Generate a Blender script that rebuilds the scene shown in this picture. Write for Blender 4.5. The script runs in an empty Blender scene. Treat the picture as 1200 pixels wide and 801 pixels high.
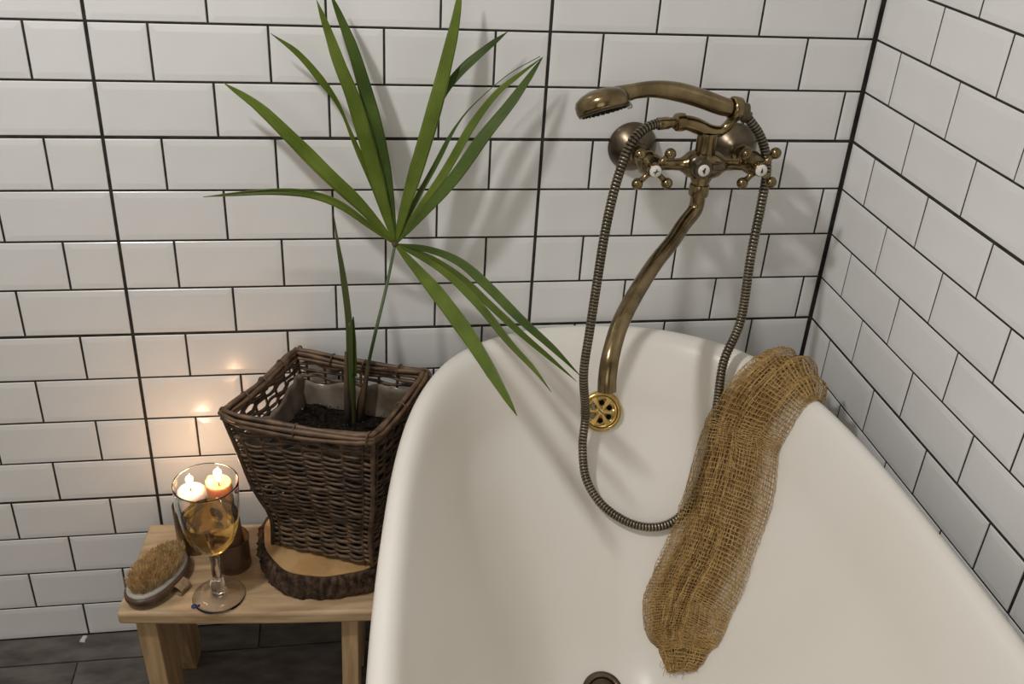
import bpy, bmesh, math, random
import numpy as np
from mathutils import Vector, Matrix

random.seed(7); np.random.seed(7)
sc = bpy.context.scene
COL = sc.collection

# ------------------------------------------------------------------ camera
F = 1152.84                                    # focal length in pixels of the 1200x801 frame
PITCH, ROLL, YAW = .5153, .0648, .1876
CAM = np.array([.3191, -1.3447, 1.3450])
FW = np.array([math.sin(YAW)*math.cos(PITCH), math.cos(YAW)*math.cos(PITCH), -math.sin(PITCH)])
_r = np.array([math.cos(YAW), -math.sin(YAW), 0.]); _u = np.cross(_r, FW)
RT = _r*math.cos(ROLL)+_u*math.sin(ROLL); UP = -_r*math.sin(ROLL)+_u*math.cos(ROLL)
cd = bpy.data.cameras.new('camera'); cam = bpy.data.objects.new('camera', cd); COL.objects.link(cam)
cd.sensor_width = 36; cd.lens = F/1200*36; cd.clip_start = .02
cam.matrix_world = Matrix(((RT[0], UP[0], -FW[0], CAM[0]), (RT[1], UP[1], -FW[1], CAM[1]), (RT[2], UP[2], -FW[2], CAM[2]), (0, 0, 0, 1)))
sc.camera = cam

# ------------------------------------------------------------------ light
vs = sc.view_settings
vs.view_transform = 'Standard'; vs.look = 'None'; vs.gamma = 1; vs.exposure = 0.0; vs.use_curve_mapping = False
w = bpy.data.worlds.new('room_light'); sc.world = w; w.use_nodes = True
w.node_tree.nodes['Background'].inputs[0].default_value = (1.0, .91, .78, 1)
w.node_tree.nodes['Background'].inputs[1].default_value = .44
def area(name, loc, target, size, power, color, shape='DISK', size_y=None):
    l = bpy.data.lights.new(name, 'AREA'); l.shape = shape; l.size = size
    if size_y: l.size_y = size_y
    l.energy = power; l.color = color
    o = bpy.data.objects.new(name, l); COL.objects.link(o); o.location = loc
    o.rotation_euler = (Vector(target)-Vector(loc)).to_track_quat('-Z', 'Y').to_euler()
    return o
area('ceiling_lamp', (-.26, -.78, 2.02), (.5, -.2, .5), .10, 11.2, (1, .985, .965))
area('added_fill_light', (-.35, -2.56, 1.45), (-.35, 0, 1.45), 1.3, 5, (1, .95, .88), 'RECTANGLE', 1.1)  # soft fill added behind the camera, not a known window
sc.cycles.max_bounces = 14; sc.cycles.transmission_bounces = 14; sc.cycles.transparent_max_bounces = 14

# ------------------------------------------------------------------ pixel helpers (photo 1200x801)
def ray(x, y): return FW+RT*(x-600)/F+UP*(400.5-y)/F
def uz(x, y, z): d = ray(x, y); return CAM+d*((z-CAM[2])/d[2])
def uy(x, y, Y): d = ray(x, y); return CAM+d*((Y-CAM[1])/d[1])

# ------------------------------------------------------------------ materials
def mat(name, color, rough=.5, metal=0., **kw):
    m = bpy.data.materials.new(name); m.use_nodes = True
    b = m.node_tree.nodes['Principled BSDF']
    b.inputs['Base Color'].default_value = (*color, 1); b.inputs['Roughness'].default_value = rough; b.inputs['Metallic'].default_value = metal
    for k, v in kw.items(): b.inputs[k.replace('_', ' ')].default_value = v
    return m
def nd(m, t, **kw):
    n = m.node_tree.nodes.new(t)
    for k, v in kw.items(): setattr(n, k, v)
    return n
def lk(m, a, b): m.node_tree.links.new(a, b)
def bsdf(m): return m.node_tree.nodes['Principled BSDF']
def noise_color(m, c1, c2, scale=20, detail=4, stretch=(1, 1, 1), coord='Object', lo=.35, hi=.65, bump=0, dist=.002, rnd=0, distortion=0):
    """two-colour noise mix in the base colour, with optional bump and per-object value jitter"""
    tc = nd(m, 'ShaderNodeTexCoord'); mp = nd(m, 'ShaderNodeMapping'); mp.inputs['Scale'].default_value = stretch
    lk(m, tc.outputs[coord], mp.inputs[0])
    n = nd(m, 'ShaderNodeTexNoise'); n.inputs['Scale'].default_value = scale; n.inputs['Detail'].default_value = detail; n.inputs['Distortion'].default_value = distortion
    lk(m, mp.outputs[0], n.inputs['Vector'])
    r = nd(m, 'ShaderNodeValToRGB'); r.color_ramp.elements[0].position = lo; r.color_ramp.elements[1].position = hi
    r.color_ramp.elements[0].color = (*c1, 1); r.color_ramp.elements[1].color = (*c2, 1)
    lk(m, n.outputs['Fac'], r.inputs[0])
    out = r.outputs[0]
    if rnd:
        oi = nd(m, 'ShaderNodeObjectInfo'); mr = nd(m, 'ShaderNodeMapRange'); mr.inputs[3].default_value = 1-rnd; mr.inputs[4].default_value = 1+rnd
        lk(m, oi.outputs['Random'], mr.inputs[0])
        hs = nd(m, 'ShaderNodeHueSaturation'); lk(m, mr.outputs[0], hs.inputs['Value']); lk(m, out, hs.inputs['Color']); out = hs.outputs[0]
    lk(m, out, bsdf(m).inputs['Base Color'])
    if bump:
        b = nd(m, 'ShaderNodeBump'); b.inputs['Strength'].default_value = bump; b.inputs['Distance'].default_value = dist
        lk(m, n.outputs['Fac'], b.inputs['Height']); lk(m, b.outputs[0], bsdf(m).inputs['Normal'])
    return m
M = {}
M['tile'] = noise_color(mat('white_glazed_tile', (.8, .8, .78), .22), (.745, .745, .74), (.80, .80, .795), scale=9, lo=.3, hi=.7, bump=.04, dist=.004, rnd=.02)
M['plaster'] = noise_color(mat('painted_plaster', (.3, .28, .25), .8), (.27, .25, .22), (.31, .29, .26), scale=8, bump=.1)
M['grout'] = noise_color(mat('dark_grout', (.02, .017, .014), .9), (.012, .010, .008), (.04, .032, .026), scale=60, bump=.4)
M['floor'] = noise_color(mat('dark_grey_floor_tile', (.06, .055, .05), .55), (.055, .047, .042), (.13, .115, .105), scale=14, detail=7, stretch=(1, 2.4, 1), bump=.25, dist=.003, rnd=.12)
M['floor_joint'] = noise_color(mat('floor_joint', (.12, .11, .1), .9), (.03, .028, .025), (.10, .09, .08), scale=40)
M['tub'] = noise_color(mat('white_enamel', (.84, .82, .79), .33), (.795, .762, .70), (.82, .792, .738), scale=5)
M['brass'] = noise_color(mat('antique_brass', (.3, .21, .1), .22, 1.), (.135, .100, .050), (.33, .25, .135), scale=38, lo=.3, hi=.75)
M['dark_brass'] = noise_color(mat('dark_bronze', (.1, .08, .05), .33, 1.), (.09, .072, .052), (.19, .15, .105), scale=30)
M['gold'] = noise_color(mat('polished_brass', (.5, .34, .1), .22, 1.), (.42, .28, .09), (.62, .45, .17), scale=45)
M['hose'] = noise_color(mat('hose_bronze', (.2, .17, .12), .3, 1.), (.17, .145, .105), (.30, .26, .19), scale=30)
M['groove_shade'] = mat('hose_groove_shade', (.012, .010, .007), .6, .3)  # occlusion between the hose ribs, painted as near-black colour
M['hole'] = mat('black_hole', (.004, .004, .004), .9)
M['porcelain'] = mat('porcelain', (.72, .70, .66), .2)
M['ink'] = mat('black_mark', (.02, .018, .016), .5)
M['clear'] = mat('clear_plastic', (.8, .8, .78), .15, Transmission_Weight=.7, IOR=1.45)
def wood(name, c1, c2, stretch, rough=.6, scale=6):
    return noise_color(mat(name, c1, rough), c1, c2, scale=scale, detail=6, stretch=stretch, bump=.15, dist=.0015, distortion=.6)
M['pine'] = wood('pale_pine', (.34, .22, .115), (.58, .42, .25), (1.2, 9, 9), .55)
M['pine_leg'] = wood('pine_leg', (.33, .21, .105), (.55, .38, .21), (9, 9, 1.2), .6)
M['slice'] = wood('cut_wood_face', (.36, .21, .08), (.52, .33, .15), (4, 4, 4), .7)
M['bark'] = noise_color(mat('bark', (.05, .03, .02), .95), (.018, .010, .006), (.125, .072, .042), scale=70, detail=8, stretch=(1.8, 1.8, .6), bump=1., dist=.008, lo=.38, hi=.68)
M['wicker'] = noise_color(mat('brown_willow', (.08, .045, .025), .5), (.036, .021, .012), (.135, .082, .045), scale=55, detail=4, rnd=.35)
M['wicker_rim'] = noise_color(mat('rim_willow', (.14, .08, .04), .5), (.055, .031, .017), (.17, .10, .052), scale=50, detail=4, rnd=.25)
M['liner'] = noise_color(mat('plastic_liner', (.2, .17, .14), .28), (.13, .10, .07), (.28, .235, .185), scale=18, bump=.35, dist=.006)
M['soil'] = noise_color(mat('black_soil', (.006, .005, .004), .85, Specular_IOR_Level=.12), (.003, .0025, .002), (.02, .015, .011), scale=120, bump=1., dist=.006)
M['perlite'] = mat('soil_crumb', (.014, .010, .007), .15, Specular_IOR_Level=.9)
def leafmat(name, c1, c2):
    m = noise_color(mat(name, c1, .42, Subsurface_Weight=.0), c1, c2, scale=16, detail=3, rnd=.12)
    nt = m.node_tree; uv = nd(m, 'ShaderNodeTexCoord'); sx = nd(m, 'ShaderNodeSeparateXYZ'); lk(m, uv.outputs['UV'], sx.inputs[0])
    ml = nd(m, 'ShaderNodeMath', operation='MULTIPLY'); ml.inputs[1].default_value = 44.; lk(m, sx.outputs[0], ml.inputs[0])
    sn = nd(m, 'ShaderNodeMath', operation='SINE'); lk(m, ml.outputs[0], sn.inputs[0])
    b = nd(m, 'ShaderNodeBump'); b.inputs['Strength'].default_value = .5; b.inputs['Distance'].default_value = .001
    lk(m, sn.outputs[0], b.inputs['Height']); lk(m, b.outputs[0], bsdf(m).inputs['Normal'])
    tr = nd(m, 'ShaderNodeBsdfTranslucent'); mx = nd(m, 'ShaderNodeMixShader'); mx.inputs[0].default_value = .25
    src = bsdf(m).inputs['Base Color'].links[0].from_socket
    lk(m, src, tr.inputs[0]); lk(m, bsdf(m).outputs[0], mx.inputs[1]); lk(m, tr.outputs[0], mx.inputs[2])
    lk(m, mx.outputs[0], nt.nodes['Material Output'].inputs[0])
    return m
M['leaf'] = leafmat('palm_green', (.095, .145, .010), (.175, .24, .030))
M['leaf_dark'] = leafmat('palm_dark_green', (.055, .100, .010), (.105, .165, .022))
M['petiole'] = mat('petiole_green', (.07, .11, .04), .5)
M['stem'] = noise_color(mat('stem_green_brown', (.06, .07, .02), .6), (.04, .075, .012), (.11, .075, .035), scale=12, stretch=(1, 1, .5))
M['stem_brown'] = noise_color(mat('stem_fibre', (.06, .035, .02), .85), (.03, .017, .01), (.10, .06, .03), scale=30, stretch=(3, 3, .5))
M['glass'] = mat('clear_glass', (1, 1, 1), .0, Transmission_Weight=1., IOR=1.45)
M['wine'] = mat('pale_gold_wine', (.97, .67, .20), .0, Transmission_Weight=1., IOR=1.33)
M['blue'] = mat('blue_wax', (.01, .02, .16), .4)
M['copper'] = noise_color(mat('brown_metal_cup', (.18, .11, .06), .3, .8), (.13, .085, .05), (.24, .16, .095), scale=12)
M['smoke'] = mat('smoked_brown_glass', (.55, .38, .24), .06, Transmission_Weight=.9, IOR=1.45)
def wax(name, c, sub=.8):
    m = mat(name, c, .45); b = bsdf(m); b.inputs['Subsurface Weight'].default_value = sub; b.inputs['Subsurface Radius'].default_value = (1., .55, .3); b.inputs['Subsurface Scale'].default_value = .02
    return m
M['wax'] = wax('white_wax', (.9, .82, .72)); M['wax_orange'] = wax('peach_wax', (.82, .5, .3))
M['wax_brown'] = noise_color(mat('brown_wax', (.11, .06, .03), .5), (.08, .045, .022), (.17, .095, .05), scale=30, stretch=(1, 1, .2))
def emit(name, c, s):
    m = bpy.data.materials.new(name); m.use_nodes = True; nt = m.node_tree; nt.nodes.remove(bsdf(m))
    e = nd(m, 'ShaderNodeEmission'); e.inputs[0].default_value = (*c, 1); e.inputs[1].default_value = s; lk(m, e.outputs[0], nt.nodes['Material Output'].inputs[0]); return m
M['flame'] = emit('candle_flame', (1, .66, .32), 14.)
M['brush_wood'] = wood('dark_beech', (.055, .03, .018), (.12, .07, .045), (6, 6, 3), .4)
M['pad'] = mat('white_rubber_pad', (.42, .39, .35), .5)
M['bristle'] = noise_color(mat('boar_bristle', (.3, .2, .08), .6), (.42, .28, .12), (.68, .50, .26), scale=70)
M['strap'] = noise_color(mat('cotton_webbing', (.3, .22, .13), .9), (.24, .165, .095), (.36, .26, .16), scale=150, bump=.4)
M['strap_dark'] = mat('strap_shadow_side', (.05, .03, .018), .8)
M['net'] = noise_color(mat('tan_net_thread', (.28, .18, .07), .7), (.36, .215, .070), (.50, .325, .12), scale=60)
M['chip'] = mat('white_chip', (.6, .58, .54), .5)

# ------------------------------------------------------------------ geometry helpers
class G:
    def __init__(s): s.v = []; s.f = []; s.m = []
    def add(s, v, f, mi=0):
        k = len(s.v); s.v.extend([tuple(map(float, p)) for p in v]); s.f.extend([tuple(i+k for i in q) for q in f]); s.m.extend([mi]*len(f)); return s
BASE = {}
def thing(name, label, cat, loc, group=None):
    o = bpy.data.objects.new(name, None); o.empty_display_size = .02; COL.objects.link(o); o.location = loc
    BASE[o] = np.array(loc, float); o['label'] = label; o['category'] = cat
    if group: o['group'] = group
    return o
def tag(o, label, cat, group=None):
    o['label'] = label; o['category'] = cat
    if group: o['group'] = group
    return o
def obj(name, g, mats, parent=None, smooth=True, base=None, angle=None, kind=None):
    b = BASE[parent] if parent is not None else (np.array(base, float) if base is not None else np.zeros(3))
    me = bpy.data.meshes.new(name)
    me.from_pydata([(p[0]-b[0], p[1]-b[1], p[2]-b[2]) for p in g.v], [], g.f)
    if not isinstance(mats, (list, tuple)): mats = [mats]
    for x in mats: me.materials.append(M[x])
    if len(mats) > 1: me.polygons.foreach_set('material_index', g.m)
    bm = bmesh.new(); bm.from_mesh(me); bmesh.ops.recalc_face_normals(bm, faces=bm.faces)
    if angle is not None:
        for e in bm.edges:
            e.smooth = len(e.link_faces) == 2 and e.calc_face_angle(0) < math.radians(angle)
    bm.to_mesh(me); bm.free()
    if smooth: me.polygons.foreach_set('use_smooth', [True]*len(me.polygons))
    me.update()
    o = bpy.data.objects.new(name, me); COL.objects.link(o)
    if parent is not None: o.parent = parent
    else: o.location = b
    BASE[o] = b
    if kind: o['kind'] = kind
    return o
def nrm(v): v = np.asarray(v, float); return v/(np.linalg.norm(v)+1e-12)
def catmull(pts, n):
    pts = np.asarray(pts, float); P = np.vstack([2*pts[0]-pts[1], pts, 2*pts[-1]-pts[-2]]); m = len(pts)-1
    t = np.linspace(0, m, n); i = np.minimum(t.astype(int), m-1); u = (t-i)[:, None]
    a, b, c, d = P[i], P[i+1], P[i+2], P[i+3]
    return .5*(2*b+(c-a)*u+(2*a-5*b+4*c-d)*u*u+(3*b-a-3*c+d)*u**3)
def resample(p, n):
    p = np.asarray(p, float); s = np.r_[0, np.cumsum(np.linalg.norm(np.diff(p, axis=0), axis=1))]
    t = np.linspace(0, s[-1], n); return np.stack([np.interp(t, s, p[:, k]) for k in range(p.shape[1])], 1)
def frames(P, ref=None):
    T = np.gradient(P, axis=0); T /= np.linalg.norm(T, axis=1)[:, None]+1e-12
    r = np.array(ref if ref is not None else ((0, 0, 1) if abs(T[0][2]) < .9 else (1, 0, 0)), float)
    N = []; n = nrm(r-T[0]*(r@T[0]))
    for t in T:
        n = nrm(n-t*(n@t)); N.append(n)
    N = np.array(N); return T, N, np.cross(T, N)
def tube(P, R, k=10, closed=False, caps=True, flat=1.):
    P = np.asarray(P, float); n = len(P); R = np.full(n, R) if np.isscalar(R) else np.asarray(R, float)
    if closed:
        Q = np.vstack([P[-2:], P, P[:2]]); T, N, B = frames(Q, (0, 0, 1)); N = N[2:-2]; B = B[2:-2]
    else: T, N, B = frames(P)
    a = np.arange(k)*2*math.pi/k
    V = (P[:, None]+R[:, None, None]*(np.cos(a)[None, :, None]*N[:, None]+flat*np.sin(a)[None, :, None]*B[:, None])).reshape(-1, 3)
    f = []
    for i in range(n if closed else n-1):
        j = (i+1) % n
        for q in range(k): f.append((i*k+q, i*k+(q+1) % k, j*k+(q+1) % k, j*k+q))
    if caps and not closed: f += [tuple(range(k)), tuple((n-1)*k+q for q in range(k))]
    return V, f
def lathe(prof, o=(0, 0, 0), axis=(0, 0, 1), k=32, ref=None):
    """prof: (radius, height) along axis from o"""
    ax = nrm(axis); r = np.array(ref if ref is not None else ((1, 0, 0) if abs(ax[0]) < .9 else (0, 1, 0)), float)
    e1 = nrm(r-ax*(r@ax)); e2 = np.cross(ax, e1); o = np.asarray(o, float); V = []; f = []; rings = []
    for (rad, h) in prof:
        if rad < 1e-7: rings.append([len(V)]); V.append(o+ax*h)
        else:
            s = len(V); rings.append(list(range(s, s+k)))
            for q in range(k):
                a = 2*math.pi*q/k; V.append(o+ax*h+rad*(math.cos(a)*e1+math.sin(a)*e2))
    for A, B in zip(rings, rings[1:]):
        for q in range(k):
            q2 = (q+1) % k
            if len(A) == 1 and len(B) == 1: continue
            if len(A) == 1: f.append((A[0], B[q], B[q2]))
            elif len(B) == 1: f.append((A[q], A[q2], B[0]))
            else: f.append((A[q], A[q2], B[q2], B[q]))
    return V, f
def box(c, ex, ey, ez):
    """box with centre c and half-axis vectors"""
    c, ex, ey, ez = map(lambda q: np.asarray(q, float), (c, ex, ey, ez))
    V = [c+a*ex+b*ey+d*ez for d in (-1, 1) for b in (-1, 1) for a in (-1, 1)]
    return V, [(0, 2, 3, 1), (4, 5, 7, 6), (0, 1, 5, 4), (2, 6, 7, 3), (0, 4, 6, 2), (1, 3, 7, 5)]
def bevel(o, wdt, seg=2, angle=30):
    md = o.modifiers.new('bevel', 'BEVEL'); md.width = wdt; md.segments = seg; md.limit_method = 'ANGLE'; md.angle_limit = math.radians(angle); return o
def sphere(c, r, k=14):
    n = k//2; return lathe([(r*math.sin(math.pi*i/n), -r*math.cos(math.pi*i/n)) for i in range(n+1)], c, (0, 0, 1), k)

# ================================================================== THE ROOM
S = .150/1.9824; W = .150; Z0 = 1.05433; XC = 1.07709     # tile pitch, top joint of the photo, room corner
ROW_LO, ROW_HI = 13, -18
THIN, THICK = .0031, .0047
TILES = {}
def tile_mesh(wd, ht):
    key = (round(wd, 4), round(ht, 4))
    if key in TILES: return TILES[key]
    a, b = key[0]/2, key[1]/2; i = min(.009, a*.4); d = .0048
    v = []
    for (x, z, y) in ((a, b, .002), (a, b, -.0034), (a-.0008, b-.0008, -.0041), (a-i, b-i, -d)):
        v += [(-x, y, -z), (x, y, -z), (x, y, z), (-x, y, z)]
    f = []
    for l in range(3):
        for q in range(4): f.append((l*4+q, l*4+(q+1) % 4, l*4+4+(q+1) % 4, l*4+4+q))
    f.append((12, 13, 14, 15))
    me = bpy.data.meshes.new('wall_tile'); me.from_pydata(v, [], f); me.materials.append(M['tile'])
    bm = bmesh.new(); bm.from_mesh(me); bmesh.ops.recalc_face_normals(bm, faces=bm.faces)
    # an open back: make sure the face points to -y
    bm.normal_update()
    for fc in bm.faces:
        if len(fc.verts) == 4 and all(abs(vv.co.y+d) < 1e-6 for vv in fc.verts) and fc.normal.y > 0:
            bmesh.ops.reverse_faces(bm, faces=bm.faces); break
    bm.to_mesh(me); bm.free(); TILES[key] = me; return me
def cuts(lo, hi, half, seams, off):
    js = set()
    k = math.floor(lo)-2
    while k < hi+2:
        js.add(round(k+(.5 if half else 0)+off, 4)); k += 1
    js |= {round(s, 4) for s in seams}
    js = sorted(j for j in js if lo+.03 < j < hi-.03)
    return [lo]+js+[hi]
def build_wall(name, lo, hi, seams, off, place, limit):
    g = G(); corners = []
    z1 = Z0-ROW_HI*S
    root = None
    rows = []
    for r in range(ROW_HI, ROW_LO+1):
        zt = Z0-r*S; zb = max(Z0-(r+1)*S, .001)
        gt = THICK if (r-2) % 4 == 0 else THIN; gb = THICK if (r-1) % 4 == 0 else THIN
        zt -= gt/2; zb += gb/2 if r < ROW_LO else 0
        c = cuts(lo, hi, r % 2 == 0, seams, off)
        for a, b in zip(c, c[1:]):
            ga = THICK if any(abs(a-s) < .01 for s in seams) else THIN; gb2 = THICK if any(abs(b-s) < .01 for s in seams) else THIN
            xa = a*W+ga/2; xb = b*W-gb2/2
            rows.append((r, (xa+xb)/2, (zt+zb)/2, xb-xa, zt-zb))
    return rows
def finish_wall(wall, rows, place, limit, vis):
    rows.sort(key=vis); far = G()
    for n, (r, u, z, wd, ht) in enumerate(rows):
        me = tile_mesh(wd, ht); mw = place(u, z)
        mw = mw @ Matrix.Rotation(random.gauss(0, .0022), 4, 'X') @ Matrix.Rotation(random.gauss(0, .0022), 4, 'Z')
        if n < limit:
            o = bpy.data.objects.new('wall_tile', me); COL.objects.link(o); o.parent = wall; o.matrix_local = Matrix.Translation(-Vector(BASE[wall])) @ mw
        else:
            far.add([mw @ v.co for v in me.vertices], [tuple(p.vertices) for p in me.polygons])
    if far.v: obj('upper_tiles', far, 'tile', wall, smooth=False, kind='stuff')
H = Z0-ROW_HI*S
XL = -1.8
wall = obj('wall_back', G().add(*box(((XL+XC+.1)/2, .0518, H/2), ((XC+.1-XL)/2, 0, 0), (0, .05, 0), (0, 0, H/2))), 'grout', base=(XL, .005, 0), smooth=False); wall['kind'] = 'structure'
rows = build_wall('back', XL/W, XC/W-.015, (-8, -4, 0, 4), 0, None, 0)
finish_wall(wall, rows, lambda u, z: Matrix.Translation((u, .0048, z)), 300, lambda t: max(0, t[2]-1.2)*6+abs(t[1]-.45))
YF = -2.6
wall = obj('wall_right', G().add(*box((XC+.0518, YF/2, H/2), (.05, 0, 0), (0, -YF/2, 0), (0, 0, H/2))), 'grout', base=(XC+.005, YF, 0), smooth=False); wall['kind'] = 'structure'
rows = build_wall('right', .015, -YF/W, (3.99, 7.99, 11.99), -.011, None, 0)
RZ = Matrix.Rotation(-math.pi/2, 4, 'Z')
finish_wall(wall, rows, lambda u, z: Matrix.Translation((XC+.0048, -u, z)) @ RZ, 300, lambda t: max(0, t[2]-1.2)*6+t[1])

WX0, WX1, WZ0, WZ1 = -1.0, .3, .9, 2.0  # opening in the unseen front wall, added to hold the fill light
g = G()
for (xa, xb, za, zb) in ((XL, WX0, 0, H), (WX1, XC+.1, 0, H), (WX0, WX1, 0, WZ0), (WX0, WX1, WZ1, H)): g.add(*box(((xa+xb)/2, YF-.06, (za+zb)/2), ((xb-xa)/2, 0, 0), (0, .05, 0), (0, 0, (zb-za)/2)))
wf = obj('wall_front', g, 'plaster', base=(0, YF-.06, 0), smooth=False); wf['kind'] = 'structure'
wn = obj('added_window_frame', G().add(*box((-.35, YF-.09, WZ0), (.65, 0, 0), (0, .02, 0), (0, 0, .02))).add(*box((-.35, YF-.09, WZ1), (.65, 0, 0), (0, .02, 0), (0, 0, .02))).add(*box((WX0, YF-.09, 1.45), (.02, 0, 0), (0, .02, 0), (0, 0, .55))).add(*box((WX1, YF-.09, 1.45), (.02, 0, 0), (0, .02, 0), (0, 0, .55))).add(*box((-.35, YF-.09, 1.45), (.02, 0, 0), (0, .02, 0), (0, 0, .55))), 'porcelain', base=(-.35, YF-.09, WZ0), smooth=False); wn['kind'] = 'structure'  # unseen window frame added around the fill light
floor = obj('floor', G().add(*box(((XL+XC)/2, YF/2, -.03), ((XC-XL)/2+.05, 0, 0), (0, -YF/2+.05, 0), (0, 0, .027))), 'floor_joint', base=(0, 0, -.03), smooth=False); floor['kind'] = 'structure'
fy = [0, -.062]+[-.062-.30*k for k in range(1, 9)]
fy = [y for y in fy if y > YF]+[YF]
FT = {}
for r, (ya, yb) in enumerate(zip(fy, fy[1:])):
    off = .145 if r % 2 == 0 else -.155
    x = off-.6*4
    while x < XC:
        xa, xb = max(x, XL), min(x+.6, XC)
        if xb-xa > .02:
            wd, dp = round(xb-xa-.003, 4), round(ya-yb-.003, 4)
            if (wd, dp) not in FT:
                v, f = box((0, 0, -.004), (wd/2, 0, 0), (0, dp/2, 0), (0, 0, .004))
                me = bpy.data.meshes.new('floor_tile'); me.from_pydata([tuple(q) for q in v], [], f); me.materials.append(M['floor']); FT[(wd, dp)] = me
            o = bpy.data.objects.new('floor_tile', FT[(wd, dp)]); COL.objects.link(o); o.parent = floor; o.location = ((xa+xb)/2, (ya+yb)/2, .03)
        x += .6

# ================================================================== BATHTUB
HW = [(0, 0), (.006, .07), (.028, .14), (.07, .205), (.13, .252), (.22, .288), (.33, .311), (.47, .326), (.66, .337), (.9, .339), (1.12, .332), (1.30, .305), (1.45, .25), (1.55, .17), (1.59, .09), (1.60, 0)]
PROF = [(.12, .0), (.12, .30), (.10, .50), (.055, .572), (.012, .576), (.0, .592), (.012, .606), (.05, .613), (.09, .605), (.125, .580), (.16, .54), (.2, .49), (.3, .415), (.4, .345), (.5, .275), (.6, .215), (.7, .175), (.82, .156), (1, .15)]
TX, TY, TR = .703, -.012, -math.radians(3.4)
NP = 110
def tub_grid():
    o = catmull(HW, 121); out = np.vstack([o, o[::-1][1:-1]*[1, -1]]); pr = catmull(PROF, NP)
    t, wv = out[:, 0], out[:, 1]; q = np.clip(t, .48, 1.15)
    tt = t[:, None]+(q-t)[:, None]*pr[None, :, 0]; ww = wv[:, None]*(1-pr[None, :, 0]); z = np.broadcast_to(pr[None, :, 1], tt.shape)
    c, s = math.cos(TR), math.sin(TR)
    return np.stack([TX+ww*c+tt*s, TY+ww*s-tt*c, z], -1)
TV = tub_grid(); NT = len(TV)
# (spine points of both straight flanks meet on the axis; the two ends collapse onto the spine ends)
_w = TV-CAM; _d = _w@FW; TPX = 600+F*(_w@RT)/_d; TPY = 400.5-F*(_w@UP)/_d
def tub_at(i, j):
    i0 = int(math.floor(i)); u = i-i0; j0 = int(min(max(math.floor(j), 0), NP-2)); v = j-j0
    A, B = TV[i0 % NT], TV[(i0+1) % NT]
    p = (A[j0]*(1-v)+A[j0+1]*v)*(1-u)+(B[j0]*(1-v)+B[j0+1]*v)*u
    n = nrm(np.cross(B[j0]-A[j0]+B[j0+1]-A[j0+1], A[j0+1]-A[j0]+B[j0+1]-B[j0]))
    return p, n
def tub_hit(px, py):
    """front-most tub surface point under a pixel: (i, j) grid coordinates, refined"""
    A = np.stack([TPX, TPY], -1); B = np.roll(A, -1, 0)
    q = np.stack([A[:, :-1], A[:, 1:], B[:, :-1], B[:, 1:]]); mn, mx = q.min(0), q.max(0)
    ok = (mn[..., 0] <= px) & (mx[..., 0] >= px) & (mn[..., 1] <= py) & (mx[..., 1] >= py)
    idx = np.argwhere(ok)
    if len(idx) == 0: return None
    i, j = min(idx.tolist(), key=lambda t: _d[t[0], t[1]])
    best = min(((abs(complex(*(proj(tub_at(i+a/4, j+b/4)[0])-np.array([px, py])))), i+a/4, j+b/4) for a in range(5) for b in range(5)))
    return best[1], best[2]
def proj(p):
    v = np.asarray(p, float)-CAM; d = v@FW; return np.array([600+F*(v@RT)/d, 400.5-F*(v@UP)/d])
def tub_px(px, py, off=0.):
    h = tub_hit(px, py); p, n = tub_at(*h); return p+n*off
# orient normals: make tub_at's normal point up/inwards
if tub_at(5, 80)[1][2] < 0:
    _ta = tub_at
    def tub_at(i, j): p, n = _ta(i, j); return p, -n
tub = thing('bathtub', 'white enamel bathtub with a rolled rim standing in the tiled corner', 'bathtub', (TX, -.8, 0))
g = G(); ii = []
for i in range(NT):
    for j in range(NP): g.v.append(tuple(TV[i, j]))
for i in range(NT):
    k = (i+1) % NT
    for j in range(NP-1): g.f.append((i*NP+j, k*NP+j, k*NP+j+1, i*NP+j+1))
g.m = [0]*len(g.f)
basin = obj('basin', g, 'tub', tub)
bm = bmesh.new(); bm.from_mesh(basin.data); bmesh.ops.remove_doubles(bm, verts=bm.verts, dist=1e-5); bmesh.ops.recalc_face_normals(bm, faces=bm.faces); bm.to_mesh(basin.data); bm.free()
basin.data.polygons.foreach_set('use_smooth', [True]*len(basin.data.polygons))
def boolean(a, cutters):
    for c in cutters:
        md = a.modifiers.new('cut', 'BOOLEAN'); md.object = c; md.operation = 'DIFFERENCE'; md.solver = 'EXACT'
    dg = bpy.context.evaluated_depsgraph_get(); me = bpy.data.meshes.new_from_object(a.evaluated_get(dg)); a.modifiers.clear(); a.data = me
    for c in cutters: bpy.data.objects.remove(c, do_unlink=True)
def grate(parent, name, p, n, r, holes, hr, ring, hole_r, mat_):
    e1 = nrm(np.cross(n, (0, 0, 1))); e2 = np.cross(e1, n)
    if e2[2] < 0: e2 = -e2
    d = obj(name, G().add(*lathe([(0, 0.), (r*.97, 0.), (r, .001), (r, .003), (r*.96, .0042), (0, .0042)], p, n, 40)), mat_, parent, angle=30)
    cs = []
    for k in range(holes):
        a = math.pi/2+2*math.pi*k/holes; c = p+ring*(math.cos(a)*e1+math.sin(a)*e2)
        cs.append(obj('cutter', G().add(*lathe([(0, -.01), (hole_r, -.01), (hole_r, .02), (0, .02)], c, n, 20)), mat_, parent))
    boolean(d, cs)
    return d, e1, e2
h = tub_hit(703.5, 481); p, n = tub_at(*h); n = nrm(n+np.array([-.08, 0, 0]))
obj('overflow_ring', G().add(*lathe([(.0258, .001), (.0258, .009), (.0268, .0102), (.0288, .0102), (.0318, .007), (.0328, .001), (.0328, -.010)], p, n, 40)), 'gold', tub)
obj('overflow_cup', G().add(*lathe([(.0260, .004), (.025, .0015), (0, .0012)], p, n, 32)), 'hole', tub)
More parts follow.
